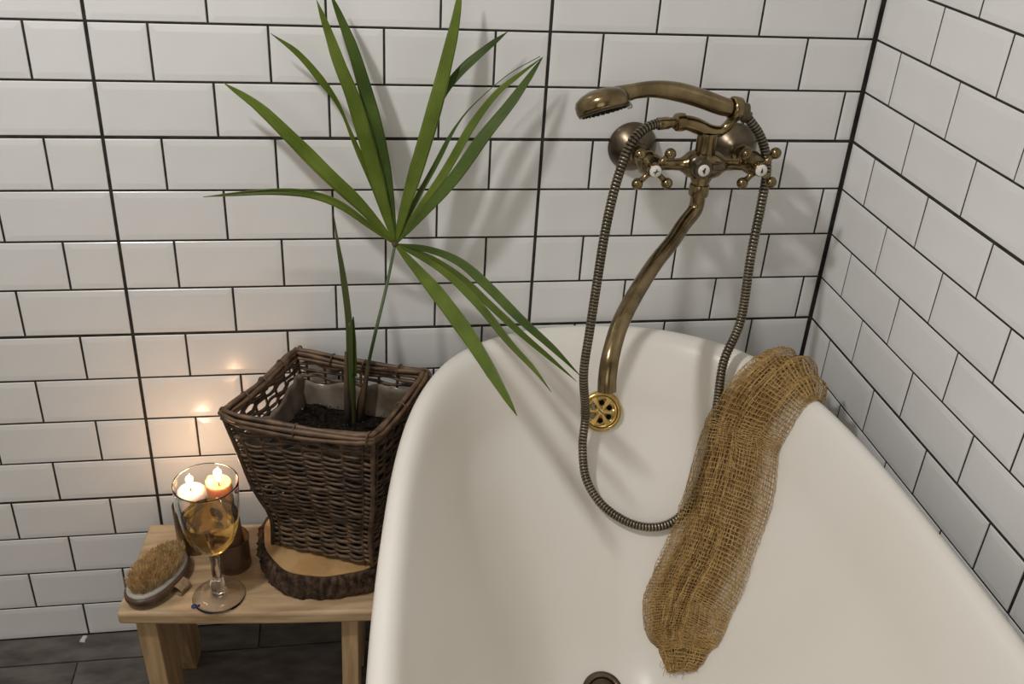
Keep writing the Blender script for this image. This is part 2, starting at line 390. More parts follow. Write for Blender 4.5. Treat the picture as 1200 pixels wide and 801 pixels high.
gr, e1, e2 = grate(tub, 'overflow_grate', p+n*.0045, n, .0254, 6, .004, .0142, .0042, 'gold')
g = G().add(*lathe([(.0052, .0), (.0052, .0058), (.0045, .0064), (0, .0064)], p+n*.0035, n, 20), 0)
sd = nrm(e1+.8*e2); g.add(*box(p+n*.0100, sd*.0044, np.cross(n, sd)*.0007, n*.0002), 1)
screw = obj('screw', g, ['gold', 'ink'], gr, angle=30)
p, n = tub_at(*tub_hit(706, 812)); p = p+n*.003
obj('drain_ring', G().add(*lathe([(.022, -.002), (.022, .002), (.0245, .0035), (.029, .0035), (.0315, .001), (.0315, -.012)], p, n, 40)), 'dark_brass', tub)
obj('drain_plug', G().add(*lathe([(.0216, -.003), (.0216, .001), (.019, .003), (.006, .0042), (0, .0042)], p, n, 40)), 'dark_brass', tub)

# ================================================================== BATH MIXER
XA, XB, YB, ZB = .733, .888, -.085, .897
XM = (XA+XB)/2+.003
mx = thing('bath_mixer', 'antique brass wall-mounted bath mixer with two cross handles and a long swan spout', 'tap', (XM, 0, .86))
for x in (XA, XB):
    obj('rosette', G().add(*lathe([(.0355, .0), (.0365, .003), (.0355, .007), (.031, .014), (.023, .022), (.0165, .027), (.015, .030), (0, .030)], (x, 0, .895), (0, -1, 0), 48)), 'dark_brass', mx)
    g = G().add(*tube([(x, -.02, .895), (x, -.045, .896), (x, -.072, ZB), (x, -.088, ZB)], [.0115, .0115, .0125, .0125], 20))
    g.add(*lathe([(.0115, .0), (.0165, .001), (.0165, .012), (.0115, .013)], (x, -.034, .896), (0, -1, 0), 8))
    obj('union', g, 'brass', mx, angle=40)
# cross bar with the swollen centre, axis along x
bar = [(.0, -.092), (.0115, -.0915), (.0145, -.086), (.0145, -.068), (.012, -.064), (.0085, -.058), (.008, -.045), (.0088, -.034), (.0115, -.029), (.0175, -.022), (.0205, -.012), (.0215, 0)]
bar = bar+[(r, -h_) for r, h_ in bar[::-1][1:]]
obj('mixer_body', G().add(*lathe(bar, (XM, YB, ZB), (1, 0, 0), 28)).add(*lathe([(.0120, -.034), (.0122, -.027), (.0155, -.020), (.0170, -.010), (.0165, .0), (.0165, .012), (.0145, .018), (.0135, .024)], (XM, YB, ZB), (0, 0, 1), 28)), 'brass', mx)
obj('spout_nut', G().add(*lathe([(.0105, -.046), (.0138, -.0455), (.0142, -.043), (.0142, -.031), (.0134, -.029), (.011, -.0288)], (XM, YB, ZB), (0, 0, 1), 14)), 'brass', mx, angle=40)
sp = [(811, 219, -.085), (809, 238, -.087), (801, 263, -.105), (787, 284, -.135), (767, 309, -.178), (743, 347, -.232), (726, 381, -.278), (716, 415, -.310), (712, 440, -.324), (711, 458, -.330)]
sp = [uy(*q) for q in sp]; sp[0] = np.array([XM, YB, ZB-.040]); sp[1] = np.array([XM-.001, YB-.001, ZB-.066])
sp = resample(catmull(sp, 80), 60)
g = G().add(*tube(sp, np.interp(np.linspace(0, 1, 60), [0, .3, .8, 1], [.0106, .0108, .0116, .0121]), 20, caps=False))
T_, N_, B_ = frames(sp); g.add(*tube([sp[-1], sp[-1]-T_[-1]*.02], [.0105, .0105], 20)); g.add(*lathe([(.0121, 0), (.0105, .0004)], sp[-1], T_[-1], 20))
obj('spout', g, 'brass', mx)
def handle(cx, cz, rot, mark):
    o = np.array([cx, YB, cz]); ax = np.array([0, -1., 0])
    hd = obj('handle', G().add(*lathe([(.0150, .008), (.0150, .013), (.0115, .016), (.0105, .020), (.0130, .022), (.0130, .026), (.0075, .029), (.0075, .034), (.0095, .036), (.0098, .046), (.0088, .049), (0, .049)], o, ax, 24)), 'brass', mx)
    for k in range(4):
        a = rot+k*math.pi/2; d = np.array([math.cos(a), 0, math.sin(a)])
        g = G().add(*tube([o+ax*.040+d*.006, o+ax*.040+d*.016, o+ax*.040+d*.025], [.0048, .0036, .0044], 12))
        g.add(*sphere(o+ax*.040+d*.0295, .0080, 16)); obj('arm', g, 'brass', hd)
    cp = obj('cap', G().add(*lathe([(.0082, .046), (.0082, .0500), (.0074, .0512), (0, .0516)], o, ax, 24)), 'porcelain', hd)
    c = o+ax*.0517; X = np.array([1., 0, 0]); Z = np.array([0, 0, 1.]); g = G()
    if mark == '+':
        for s, t in ((X, Z), (Z, X)): g.add(*box(c, nrm(s+.25*t)*.0040, nrm(t-.25*s)*.0006, ax*.0002))
    else:
        g.add(*tube([c+Z*.004, c+Z*.001, c-Z*.0015, c-Z*.0032], [.0004, .0012, .0018, .0006], 8, flat=.2))
    obj('mark', g, 'ink', hd)
pl = uy(768.5, 201, YB-.05); pr = uy(892.5, 200, YB-.05)
handle(pl[0], pl[2], math.radians(46), '+'); handle(pr[0], pr[2], math.radians(47), 'o')
# diverter in the middle
pd = uy(825, 200, YB-.042); o = np.array([pd[0], YB-.008, pd[2]])
dv = obj('diverter', G().add(*lathe([(.013, 0), (.0135, .012), (.0115, .014), (.0135, .017), (.0145, .021), (.0145, .030), (.0125, .033), (0, .033)], o, (0, -1, 0), 10)), 'dark_brass', mx, angle=30)
obj('lever', G().add(*tube([o+np.array([.008, -.024, 0]), o+np.array([.020, -.024, .001]), o+np.array([.028, -.025, .003]), o+np.array([.034, -.025, .001])], [.006, .0045, .0062, .0045], 12)), 'dark_brass', dv)
obj('cap', G().add(*lathe([(.0082, .031), (.0082, .0345), (.0072, .0356), (0, .036)], o, (0, -1, 0), 24)), 'porcelain', dv)
c = o+np.array([0, -.0362, 0]); g = G().add(*tube([c+np.array([.001, 0, .0045]), c+np.array([-.001, 0, 0]), c+np.array([.0005, 0, -.004])], [.0008, .0022, .0006], 8, flat=.15)); obj('mark', g, 'ink', dv)
# post, hose outlet and the cradle that carries the hand shower
top = np.array([XM, YB, ZB+.050])
pst = obj('post', G().add(*lathe([(.0145, .014), (.0150, .018), (.0140, .022), (.0140, .040), (.0132, .046)], (XM, YB, ZB), (0, 0, 1), 24)), 'brass', mx)
nut = uy(797, 143, YB); hose0 = uy(781, 144, YB-.002)
cr = [uy(790, 143, YB), uy(806, 144, YB), uy(818, 148, YB), uy(832, 154, YB), uy(845, 153, YB), uy(855, 145, YB), uy(861, 135, YB-.002), uy(865, 124, YB-.004)]
g = G().add(*tube(catmull(cr, 40), np.interp(np.linspace(0, 1, 40), [0, .25, .45, .6, .8, 1], [.0095, .0110, .0100, .0068, .0075, .0085]), 14))
obj('cradle', g, 'brass', mx)
dn = nrm(hose0-nut)
obj('outlet_nut', G().add(*lathe([(.0085, -.008), (.0120, -.006), (.0128, .000), (.0120, .006), (.0095, .008), (.0072, .0085), (.0072, .0195)], nut, dn, 16)), 'brass', mx, angle=40)
# cradle ring
hp = [uy(866, 128, -.089), uy(847, 124.5, -.092), uy(822, 115.5, -.098), uy(796, 108, -.106), uy(770, 104.5, -.114), uy(748, 106, -.121), uy(728, 111, -.127), uy(712, 116, -.131)]
hp = catmull(hp, 60); ht, hn, hb = frames(hp)
obj('cradle_ring', G().add(*lathe([(.0130, -.007), (.0160, -.006), (.0165, 0), (.0160, .006), (.0130, .007)], hp[2], -ht[2], 24)), 'brass', mx)

# ================================================================== HAND SHOWER
hs = thing('hand_shower', 'antique brass telephone-style hand shower resting in the mixer cradle', 'shower head', tuple(hp[30]))
obj('grip', G().add(*tube(hp, np.interp(np.linspace(0, 1, 60), [0, .03, .12, .2, .45, .62, .75, .88, 1], [.0092, .0105, .0125, .0130, .0126, .0106, .0100, .0125, .0135]), 22, flat=1.)), 'brass', hs)
nface = nrm(.25*RT-.965*UP+.13*FW); pf = uy(708, 130, -.133)
hd = obj('head', G().add(*lathe([(0, .0), (.0325, .0), (.0345, -.001), (.0355, -.004), (.0358, -.012), (.0335, -.018), (.026, -.0235), (.015, -.0275), (0, -.029)], pf, nface, 40)), 'brass', hs)
obj('face_ring', G().add(*lathe([(.0300, .0005), (.0300, .0018), (.0335, .0018), (.0338, .0)], pf, nface, 40)), 'dark_brass', hd)
e1 = nrm(np.cross(nface, (0, 1, 0))); e2 = np.cross(nface, e1); g = G()
for rr, kk in ((.0285, 26), (.022, 20), (.015, 13), (.008, 7)):
    for k in range(kk):
        a = 2*math.pi*k/kk; g.add(*lathe([(.0013, 0), (.0010, .0030), (0, .0032)], pf+rr*(math.cos(a)*e1+math.sin(a)*e2), nface, 6))
obj('nozzles', g, 'hole', hd, kind='stuff')
tb = uy(738, 124.5, -.135); obj('selector_tab', G().add(*tube([tb-nface*.008+np.array([-.004, 0, 0]), tb, tb+nface*.003], [.003, .0042, .003], 10, flat=.5)), 'clear', hd)
obj('grip_collar', G().add(*lathe([(.0105, -.012), (.0105, -.004), (.0092, .0), (.0092, .004)], hp[0], ht[0], 18)), 'dark_brass', hs)

# ================================================================== SHOWER HOSE
hz = thing('shower_hose', 'ribbed bronze metal shower hose hanging in a long loop into the bathtub', 'hose', tuple(tub_px(745, 618, .007)))
def tw(px, py, off): return tub_px(px, py, off)
path = [uy(783, 144, YB-.001), uy(768, 145.5, -.088), uy(754, 152, -.096), uy(740, 167, -.106), uy(729, 193, -.114), uy(718, 230, -.122), uy(708, 278, -.128), uy(699, 335, -.134), uy(691, 388, -.140), uy(684, 438, -.146),
        tw(679, 480, .040), tw(677, 520, .032), tw(684, 560, .022), tw(706, 592, .018), tw(742, 614, .014), tw(778, 615, .013), tw(803, 600, .010), tw(822, 565, .0076), tw(836, 518, .0085),
        tw(846, 470, .016), tw(856, 428, .032), uy(868, 375, -.142), uy(880, 300, -.135), uy(892, 240, -.115), uy(898, 205, -.100), uy(897.5, 182, -.093), uy(891, 160, -.091), uy(880, 143, -.090), uy(869, 131, -.089)]
path = resample(catmull(path, 600), 4000)
L = np.linalg.norm(np.diff(path, axis=0), axis=1).sum(); pitch = .0050; nr = int(L/pitch)
P_ = resample(path, nr*5+1); rad = np.array(([.0056, .0067, .0070, .0070, .0067]*nr)+[.0056])
V, f = tube(P_, rad, 12, caps=True)
g = G(); g.add(V, f); g.m = [1 if ((q[0]//12) % 5 in (4, 0)) else 0 for q in f]
obj('hose', g, ['hose', 'groove_shade'], hz)
T_, N_, B_ = frames(path)
obj('hose_ferrule', G().add(*lathe([(.0078, 0), (.0085, .001), (.0085, .016), (.0075, .017)], path[0]-T_[0]*.001, T_[0], 18)), 'brass', hz)
obj('hose_ferrule', G().add(*lathe([(.0078, 0), (.0092, .001), (.0098, .012), (.0085, .013)], path[-1], -T_[-1], 18)), 'dark_brass', hz)

# ================================================================== STOOL
ZS = .27
FL = uz(136, 718, ZS); FR_ = uz(427, 715, ZS); BL = uz(171, 613, ZS)
ex = nrm((FR_-FL)*[1, 1, 0]); ey = np.array([-ex[1], ex[0], 0])
dep = float((BL-FL)@ey)
SW = .395
st = thing('wooden_stool', 'low pale wooden step stool with a thick plank top against the white tiles', 'stool', (*((FL+ex*SW/2+ey*dep/2)[:2]), 0))
th = .023; N = 14; g = G(); vs_ = []
def seat_pt(u, v, z): # slightly bowed plank edges
    bow = -.004*math.sin(math.pi*u) if v == 0 else 0
    p = FL+ex*(u*SW)+ey*(v*dep+bow)+(1-v)*0*ex; return (p[0]+(BL-FL)[0]*0, p[1], z)
for z in (ZS-th, ZS):
    for v in (0, 1):
        for k in range(N+1): g.v.append(seat_pt(k/N, v, z))
n1 = N+1
for k in range(N):
    g.f += [(k, k+1, n1+k+1, n1+k), (2*n1+k, 2*n1+k+1, 3*n1+k+1, 3*n1+k), (k, k+1, 2*n1+k+1, 2*n1+k), (n1+k, n1+k+1, 3*n1+k+1, 3*n1+k)]
g.f += [(0, n1, 3*n1, 2*n1), (N, n1+N, 3*n1+N, 2*n1+N)]; g.m = [0]*len(g.f)
bevel(obj('seat_board', g, 'pine', st, smooth=True, angle=35), .005, 3)
def panel(u0, u1, hw):
    prof_ = [(.006, 0), (.060, 0), (.074, .05), (dep/2-.012, .105), (dep/2+.012, .105), (dep-.074, .05), (dep-.060, 0), (dep-.010, 0), (dep-.018, ZS-th), (.014, ZS-th)]
    V = []
    for sx in (-1, 1):
        for v, z in prof_: t = z/(ZS-th); V.append(FL*[1, 1, 0]+ex*(u1+(u0-u1)*t+sx*hw)+ey*v+np.array([0, 0, z]))
    n = len(prof_)
    return G().add(V, [tuple(range(n)), tuple(range(n, 2*n))]+[(i, (i+1) % n, n+(i+1) % n, n+i) for i in range(n)])
for (u0, u1, hw) in ((.033, .045, .0145), (.333, .330, .0125)):
    bevel(obj('leg_panel', panel(u0, u1, hw), 'pine_leg', st, smooth=False), .002)

# ================================================================== WOOD SLICE
cS = np.array([.285, -.128]); zS1 = ZS+.044
ws = thing('wood_slice', 'round bark-edged slice of tree trunk on the wooden stool', 'wood slice', (cS[0], cS[1], ZS))
K = 180; Rr = [.113*(1+.025*math.sin(2*a+.6)+.015*math.sin(5*a)+.008*math.sin(11*a+1)) for a in np.arange(K)*2*math.pi/K]
def ring(k_, z, jit=0): return [(cS[0]+(Rr[i]*k_+random.gauss(0, jit))*math.cos(2*math.pi*i/K), cS[1]+(Rr[i]*k_+random.gauss(0, jit))*math.sin(2*math.pi*i/K), z) for i in range(K)]
g = G(); g.v += ring(.93, ZS)+ring(.93, zS1-.001); g.f += [(i, (i+1) % K, K+(i+1) % K, K+i) for i in range(K)]+[tuple(range(K)), tuple(range(K, 2*K))]; g.m = [0]*len(g.f)
obj('wood_core', g, 'slice', ws, angle=40)
g = G(); zs = [ZS, ZS+.004, ZS+.009, ZS+.014, ZS+.019, ZS+.024, ZS+.029, ZS+.034, zS1-.005, zS1, zS1-.002]; ks = [.98, 1., 1.005, 1.01, 1.0, 1.01, 1.005, 1.012, 1., .965, .932]
rdg = np.cumsum(np.random.normal(0, .5, K)); rdg = np.array([random.gauss(0, 1) for _ in range(K)]); rdg = (rdg+np.roll(rdg, 1)*.9+np.roll(rdg, 2)*.4)*.0013
for l, (k_, z) in enumerate(zip(ks, zs)):
    g.v += [(x+(x-cS[0])/.113*(rdg[(i+(l*7)//4) % K]+random.gauss(0, .0006))*(k_ > .97), y+(y-cS[1])/.113*rdg[(i+(l*7)//4) % K]*(k_ > .97), zz_) for i, (x, y, zz_) in enumerate(ring(k_, z))]
g.v += ring(.932, ZS)
nl = len(zs)+1
for l in range(nl-1): g.f += [(l*K+i, l*K+(i+1) % K, (l+1)*K+(i+1) % K, (l+1)*K+i) for i in range(K)]
g.f += [((nl-1)*K+i, (nl-1)*K+(i+1) % K, (i+1) % K, i) for i in range(K)]; g.m = [0]*len(g.f)
obj('bark', g, 'bark', ws)

# ================================================================== POTTED PALM IN A WICKER BASKET
zb0, zb1 = zS1+.003, .580
bot = np.array([uz(318, 637, zb0)[:2], [.257, -.020], [.405, -.080], uz(437, 664, zb0)[:2]])
topc = np.array([uz(260, 484, zb1)[:2], uz(346, 409, zb1)[:2], uz(501, 434, zb1)[:2], uz(437, 512, zb1)[:2]])
pp = thing('potted_palm', 'young fan palm growing in a dark square wicker basket on the wood slice', 'potted plant', (bot[:, 0].mean(), bot[:, 1].mean(), zb0))
def bcor(t):
    c = bot*(1-t**1.15)+topc*t**1.15; m_ = c.mean(0); return m_+(c-m_)*(1-.095*math.exp(-((t-.20)/.17)**2))
def loop(t, n=16, inset=0., bow=.0):
    c = bcor(t); ctr = c.mean(0); out = []
    for s in range(4):
        a, b = c[s], c[(s+1) % 4]; e = nrm(b-a); nn = np.array([e[1], -e[0]]); nn = nn if nn@((a+b)/2-ctr) > 0 else -nn
        for k in range(n):
            u = k/n; q = a*(1-u)+b*u+nn*(-inset)
            if u < .08 or u > .92: q = q+(ctr-q)*.02          # rounded corners
            out.append((q, nn, s+u))
    return out
basket = obj('basket', G().add(*(lambda Vb: (Vb, [(0, 1, 2, 3), (4, 5, 6, 7), (0, 1, 5, 4), (1, 2, 6, 5), (2, 3, 7, 6), (3, 0, 4, 7)]))([(*q, zb0) for q in bot*.96+bot.mean(0)*.04]+[(*q, zb0+.006) for q in bot*.96+bot.mean(0)*.04])), 'wicker', pp, smooth=False)
NST = 7                                                     # stakes per side
levels = [(.015+.785*k/43, .0027) for k in range(44)]+[(.835, .0030), (.875, .0032), (.915, .0034)]
for li, (t, r0) in enumerate(levels):
    pts = []; ph = li % 2; z = zb0+(zb1-zb0)*t; dz = [random.gauss(0, .0012) for _ in range(9)]; tilt = random.gauss(0, .0012)
    for q, nn, s in loop(t, 28):
        wv = .0030*math.cos(math.pi*(s*NST+ph))
        k = s*2; k0 = int(k) % 8; zz = z+dz[k0]*(1-(k-int(k)))+dz[(k0+1) % 8]*(k-int(k))+.0007*math.sin(s*23+li)
        pts.append((*(q+nn*(wv+random.gauss(0, .0004))), zz))
    rr = r0*random.uniform(.85, 1.15)*(1-.12*t)
    obj('weave_strand', G().add(*tube(pts, [rr*(1+.15*math.sin(i*.7+li)) for i in range(len(pts))], 6, closed=True)), 'wicker', basket)
for s in range(4):
    for k in range(NST):
        u = (k+.5)/NST if True else 0
        P = []
        for t in np.linspace(.0, .97, 12):
            c = bcor(t); q = c[s]*(1-u)+c[(s+1) % 4]*u; P.append((*q, zb0+(zb1-zb0)*t))
        obj('stake', G().add(*tube(P, .0021, 6)), 'wicker', basket)
# corner posts and lashed rim
for s in range(4):
    P = [(*bcor(t)[s], zb0+(zb1-zb0)*t) for t in np.linspace(0, 1.0, 12)]
    obj('corner_stake', G().add(*tube(P, .0036, 8)), 'wicker', basket)
for k in range(5):
    pts = []; off = [(.000, .004), (.0052, .000), (-.0040, .000), (.0050, -.0070), (-.0035, -.0075)][k]
    for q, nn, s in loop(1., 20):
        sag = -.006*math.sin(math.pi*(s % 1)); a = s*5+k*1.3
        pts.append((*(q+nn*(off[0]+.0012*math.sin(a))), zb1-.002+off[1]+sag+.0013*math.cos(a)))
    obj('rim_strand', G().add(*tube(pts, [.0035*(1+.18*math.sin(i*.45+k*2)) for i in range(len(pts))], 7, closed=True)), 'wicker_rim', basket)
for s in range(4):                                          # thin withy lashings around the rim
    for u in ((.02, .28, .52, .78) if s in (1, 0) else (.02, .5)):
        c = topc[s]*(1-u)+topc[(s+1) % 4]*u; e = nrm(topc[(s+1) % 4]-topc[s]); nn = np.array([e[1], -e[0]])
        P = [(*(c+nn*.0088*math.cos(a)+e*.003*math.sin(a*.5)), zb1-.006*math.sin(math.pi*u)-.0045+.0108*math.sin(a)) for a in np.arange(14)*2*math.pi/14]
        obj('lashing', G().add(*tube(P, .0013, 5, closed=True)), 'wicker_rim', basket)
# liner and soil
g = G(); lv = np.linspace(.50, .90, 9); n = 20
for li, t in enumerate(lv):
    lp = loop(t, n, inset=.0095)
    for i, (q, nn, s) in enumerate(lp):
        side = int(s) % 4; u = s % 1
        topz = {0: .80+.05*u+.03*math.sin(u*9), 1: .80+.10*u+.015*math.sin(u*21), 2: .90+.02*math.sin(u*12), 3: .90-.20*u+.02*math.sin(u*14)}[side]
        tt = .5+(topz-.5)*li/(len(lv)-1)
        q2 = loop(tt, n, inset=.0095+.0025*math.sin(i*1.7+li*.8)+.0015*math.sin(i*4.1))[i][0]
        g.v.append((*q2, zb0+(zb1-zb0)*tt))
m4 = 4*n
for li in range(len(lv)-1): g.f += [(li*m4+i, li*m4+(i+1) % m4, (li+1)*m4+(i+1) % m4, (li+1)*m4+i) for i in range(m4)]
g.m = [0]*len(g.f)
ln = obj('plastic_liner', g, 'liner', pp); sm = ln.modifiers.new('thick', 'SOLIDIFY'); sm.thickness = .0008
ts = .655; zso = zb0+(zb1-zb0)*ts; lp = loop(ts, 12, inset=.011); ctr = np.mean([q for q, _, _ in lp], 0)
g = G(); rings_ = 12
for r_ in range(1, rings_+1):
    for q, nn, s in lp: g.v.append((*(ctr+(q-ctr)*r_/rings_), zso+random.gauss(0, .0022)+.006*(1-(r_/rings_)**2)))
g.v.append((*ctr, zso+.006)); m5 = len(lp)
for r_ in range(rings_-1): g.f += [(r_*m5+i, r_*m5+(i+1) % m5, (r_+1)*m5+(i+1) % m5, (r_+1)*m5+i) for i in range(m5)]
g.f += [(len(g.v)-1, i, (i+1) % m5) for i in range(m5)]; g.m = [0]*len(g.f)
soil = obj('soil', g, 'soil', pp)
g = G()
for k in range(900):
    s = random.choice(lp)[0]; q = ctr+(s-ctr)*math.sqrt(random.random())*.97+np.array([random.gauss(0, .003), random.gauss(0, .003)]); r_ = random.uniform(.0007, .0022)
    c = np.array([*q, zso+.005*random.random()+.003]); a = [c+r_*nrm(np.random.normal(size=3)) for _ in range(4)]
    g.add(a, [(0, 1, 2), (0, 1, 3), (0, 2, 3), (1, 2, 3)])
obj('soil_crumbs', g, 'perlite', soil, smooth=False, kind='stuff')
# stems
s0 = uz(411, 497, zso); yS = s0[1]
stem = obj('stem', G().add(*tube(catmull([s0-np.array([0, 0, .01]), uy(411, 460, yS), uy(411, 420, yS), uy(410, 376, yS)], 24), np.interp(np.linspace(0, 1, 24), [0, .25, .6, 1], [.0085, .0075, .0066, .0058]), 10)), 'stem', pp)
obj('fibre_sheath', G().add(*tube([s0+np.array([-.003, -.003, -.01]), uy(408, 470, yS-.004), uy(406, 445, yS-.004), uy(405, 412, yS-.004)], [.0075, .0058, .004, .0015], 8)), 'stem_brown', pp)
obj('fibre_sheath', G().add(*tube([s0+np.array([.012, .006, -.01]), uy(424, 468, yS+.006), uy(429, 445, yS+.006), uy(432, 428, yS+.004)], [.0085, .006, .0035, .0025], 8)), 'stem_brown', pp)
hub = uy(463, 286, -.078)
obj('petiole', G().add(*tube(catmull([uy(424, 470, yS+.005), uy(432, 425, yS+.004), uy(441, 385, -.125), uy(453, 335, -.100), hub], 30), np.interp(np.linspace(0, 1, 30), [0, .3, 1], [.0034, .0026, .0020]), 8)), 'petiole', pp)
def strip(pts, wmax, prof, fold=.25, twist=0., facing=None, k=36, th_=.0009):
    """pointed leaflet with a V-fold and a real thickness; pts are 3-D"""
    P = resample(catmull(pts, 120), k); T = np.gradient(P, axis=0); T /= np.linalg.norm(T, axis=1)[:, None]
    fc = nrm(facing if facing is not None else -FW); g = G(); uv = []
    t = np.linspace(0, 1, k); wd = np.interp(t, *prof)*wmax/2
    for i in range(k):
        s = nrm(np.cross(T[i], fc)); nn = nrm(np.cross(s, T[i])); a = twist*t[i]; s, nn = s*math.cos(a)+nn*math.sin(a), nn*math.cos(a)-s*math.sin(a)
        for sgn in (1, -1):
            for c, u in ((-1, 0.), (-.5, .25), (0, .5), (.5, .75), (1, 1.)):
                g.v.append(tuple(P[i]+s*wd[i]*c+nn*(abs(c)*fold*wd[i]+sgn*th_/2*(1 if abs(c) < 1 else .3)))); uv.append((u, t[i]))
    for i in range(k-1):
        a, b = i*10, (i+1)*10
        for q in range(4): g.f += [(a+q, a+q+1, b+q+1, b+q), (a+5+q, b+5+q, b+5+q+1, a+5+q+1)]
        g.f += [(a, b, b+5, a+5), (a+4, a+9, b+9, b+4)]
    g.f += [(0, 5, 6, 7, 8, 9, 4, 3, 2, 1), tuple((k-1)*10+q for q in (0, 1, 2, 3, 4, 9, 8, 7, 6, 5))]; g.m = [0]*len(g.f)
    return g, uv
def add_uv(o, uv):
    l = o.data.uv_layers.new(name='UVMap')
    for p in o.data.polygons:
        for li in p.loop_indices: l.data[li].uv = uv[o.data.loops[li].vertex_index]
LANCE = ([0, .08, .3, .55, .8, .93, 1], [.16, .52, .95, 1., .74, .40, .04]); SLIM = ([0, .1, .4, .6, .85, 1], [.2, .6, 1, .95, .6, .05])
sp_, uv = strip([uy(412, 440, yS-.005), uy(409, 375, yS-.004), uy(402, 320, yS), uy(396, 285, yS), uy(391, 250, yS+.002)], .010, ([0, .3, .6, .8, 1], [.6, 1, .9, .55, .04]), fold=.6)
add_uv(obj('spear_leaf', sp_, 'stem', pp), uv)
sp_, uv = strip([uy(416, 440, yS-.004), uy(415, 400, yS-.004), uy(414, 371, yS-.003)], .007, ([0, .6, 1], [1, 1, .3]), fold=.7)
add_uv(obj('spear_leaf', sp_, 'leaf_dark', pp), uv)
H0 = (463, 286, -.078)
leaflets = [   # pixel path with distance from the back wall, width, profile, material, fold, twist
    ([H0, (425, 243, -.074), (385, 205, -.070), (345, 165, -.064), (303, 125, -.054), (262, 97, -.044)], .0195, LANCE, 'leaf', .2, .2),
    ([H0, (432, 263, -.088), (400, 240, -.096), (365, 227, -.100), (325, 223.5, -.100), (280, 226, -.098), (238, 230.5, -.095)], .0115, SLIM, 'leaf', .5, 1.0),
    ([H0, (441, 225, -.066), (415, 165, -.056), (398, 125, -.050), (380, 98, -.046), (350, 63, -.040), (317, 39, -.034)], .0105, ([0, .15, .4, .56, .62, .75, .9, 1], [.4, .8, .8, .35, .5, 1., .7, .05]), 'leaf', .5, .3),
    ([H0, (446, 225, -.070), (430, 168, -.064), (414, 115, -.058), (398, 75, -.052), (384, 35, -.046), (371, 0, -.040)], .0200, LANCE, 'leaf', .2, .1),
    ([H0, (455, 225, -.066), (444, 165, -.058), (430, 112, -.050), (416, 65, -.044), (402, 28, -.038), (386, -10, -.032)], .0195, LANCE, 'leaf_dark', .22, -.1),
    ([H0, (477, 235, -.072), (494, 180, -.066), (510, 125, -.058), (524, 70, -.050), (534, 25, -.044), (541, -22, -.036)], .0210, LANCE, 'leaf', .2, .1),
    ([(492, 195, -.066), (504, 152, -.058), (518, 112, -.050), (540, 83, -.044), (568, 58, -.038), (595, 37, -.032)], .0120, ([0, .2, .45, .7, .9, 1], [.1, .3, .9, 1, .6, .05]), 'leaf_dark', .35, -.3),
    ([H0, (488, 235, -.068), (512, 192, -.062), (534, 150, -.056), (556, 122, -.050), (595, 88, -.044), (633, 66, -.038)], .0080, ([0, .2, .45, .58, .7, .9, 1], [.5, 1, 1, .4, .16, .14, .05]), 'leaf_dark', .6, .9),
    ([H0, (495, 240, -.074), (524, 198, -.070), (553, 148, -.062), (582, 110, -.054), (610, 87, -.047), (636, 67, -.040)], .0125, SLIM, 'leaf', .3, .4),
    ([H0, (500, 245, -.078), (535, 205, -.076), (567, 160, -.069), (596, 124, -.060), (617, 95, -.051), (636, 67, -.043)], .0175, LANCE, 'leaf_dark', .2, -.1),
    ([H0, (490, 317, -.115), (519, 352, -.172), (550, 395, -.240), (578, 440, -.297), (606, 487, -.345)], .0205, LANCE, 'leaf', .2, .2),
    ([H0, (500, 305, -.100), (532, 328, -.135), (565, 362, -.185), (597, 402, -.238), (625, 432, -.276), (646, 459, -.308)], .0120, SLIM, 'leaf', .35, .4),
    ([H0, (505, 302, -.092), (540, 325, -.118), (575, 358, -.158), (612, 392, -.206), (645, 420, -.242), (676, 447, -.272)], .0105, SLIM, 'leaf', .35, .2),
    ([H0, (505, 293, -.088), (540, 308, -.110), (572, 336, -.148), (610, 374, -.198), (648, 408, -.240), (680, 440, -.272)], .0140, SLIM, 'leaf_dark', .3, .1),
]
fr = obj('fan_leaf', G().add(*sphere(hub, .0046, 14)), 'stem_brown', pp)
for (pts, wm, pf_, mt_, fo, tw_) in leaflets:
    pts = [uy(*q) for q in pts]
    sp_, uv = strip(pts, wm, pf_, fold=fo, twist=tw_)
    add_uv(obj('leaflet', sp_, mt_, fr), uv)

# ================================================================== WINE GLASS
wg = uz(257, 698, ZS); wg[2] = ZS+.0006
gl = thing('wine_glass', 'stemmed glass of pale gold wine at the front edge of the stool', 'glass', tuple(wg))
bowl = [(.0075, .088), (.016, .0915), (.0265, .101), (.0345, .114), (.0400, .131), (.0435, .150), (.0460, .172), (.0472, .192), (.0478, .2105)]
inn = [(r-.0011, z+.0003) for r, z in bowl[::-1]]; inn[-1] = (.0045, .0910)
bowl = [(r*.93 if z > .1 else r, z) for r, z in bowl]
inn = [(r-.0011, z+.0003) for r, z in bowl[::-1]]; inn[-1] = (.0045, .0910)
prof = [(0, .087)]+bowl+[(.0440, .2112)]+inn+[(0, .0905)]
obj('bowl', G().add(*lathe(catmull(prof, 90)*[1, 1], wg, (0, 0, 1), 56)), 'glass', gl)
g = G().add(*lathe([(0, .0026), (.012, .0022), (.030, .0007), (.0375, .0), (.0385, .0007), (.0380, .0013), (.030, .0020), (.014, .0040), (.0085, .0065), (.0075, .0105), (0, .0112)], wg, (0, 0, 1), 56)); obj('foot', g, 'glass', gl)
k = 40; g = G(); zz = np.linspace(.011, .0885, k)
rr = np.interp(zz, [.011, .016, .022, .028, .034, .06, .078, .0885], [.008, .011, .0118, .0100, .0066, .0060, .0070, .0085])
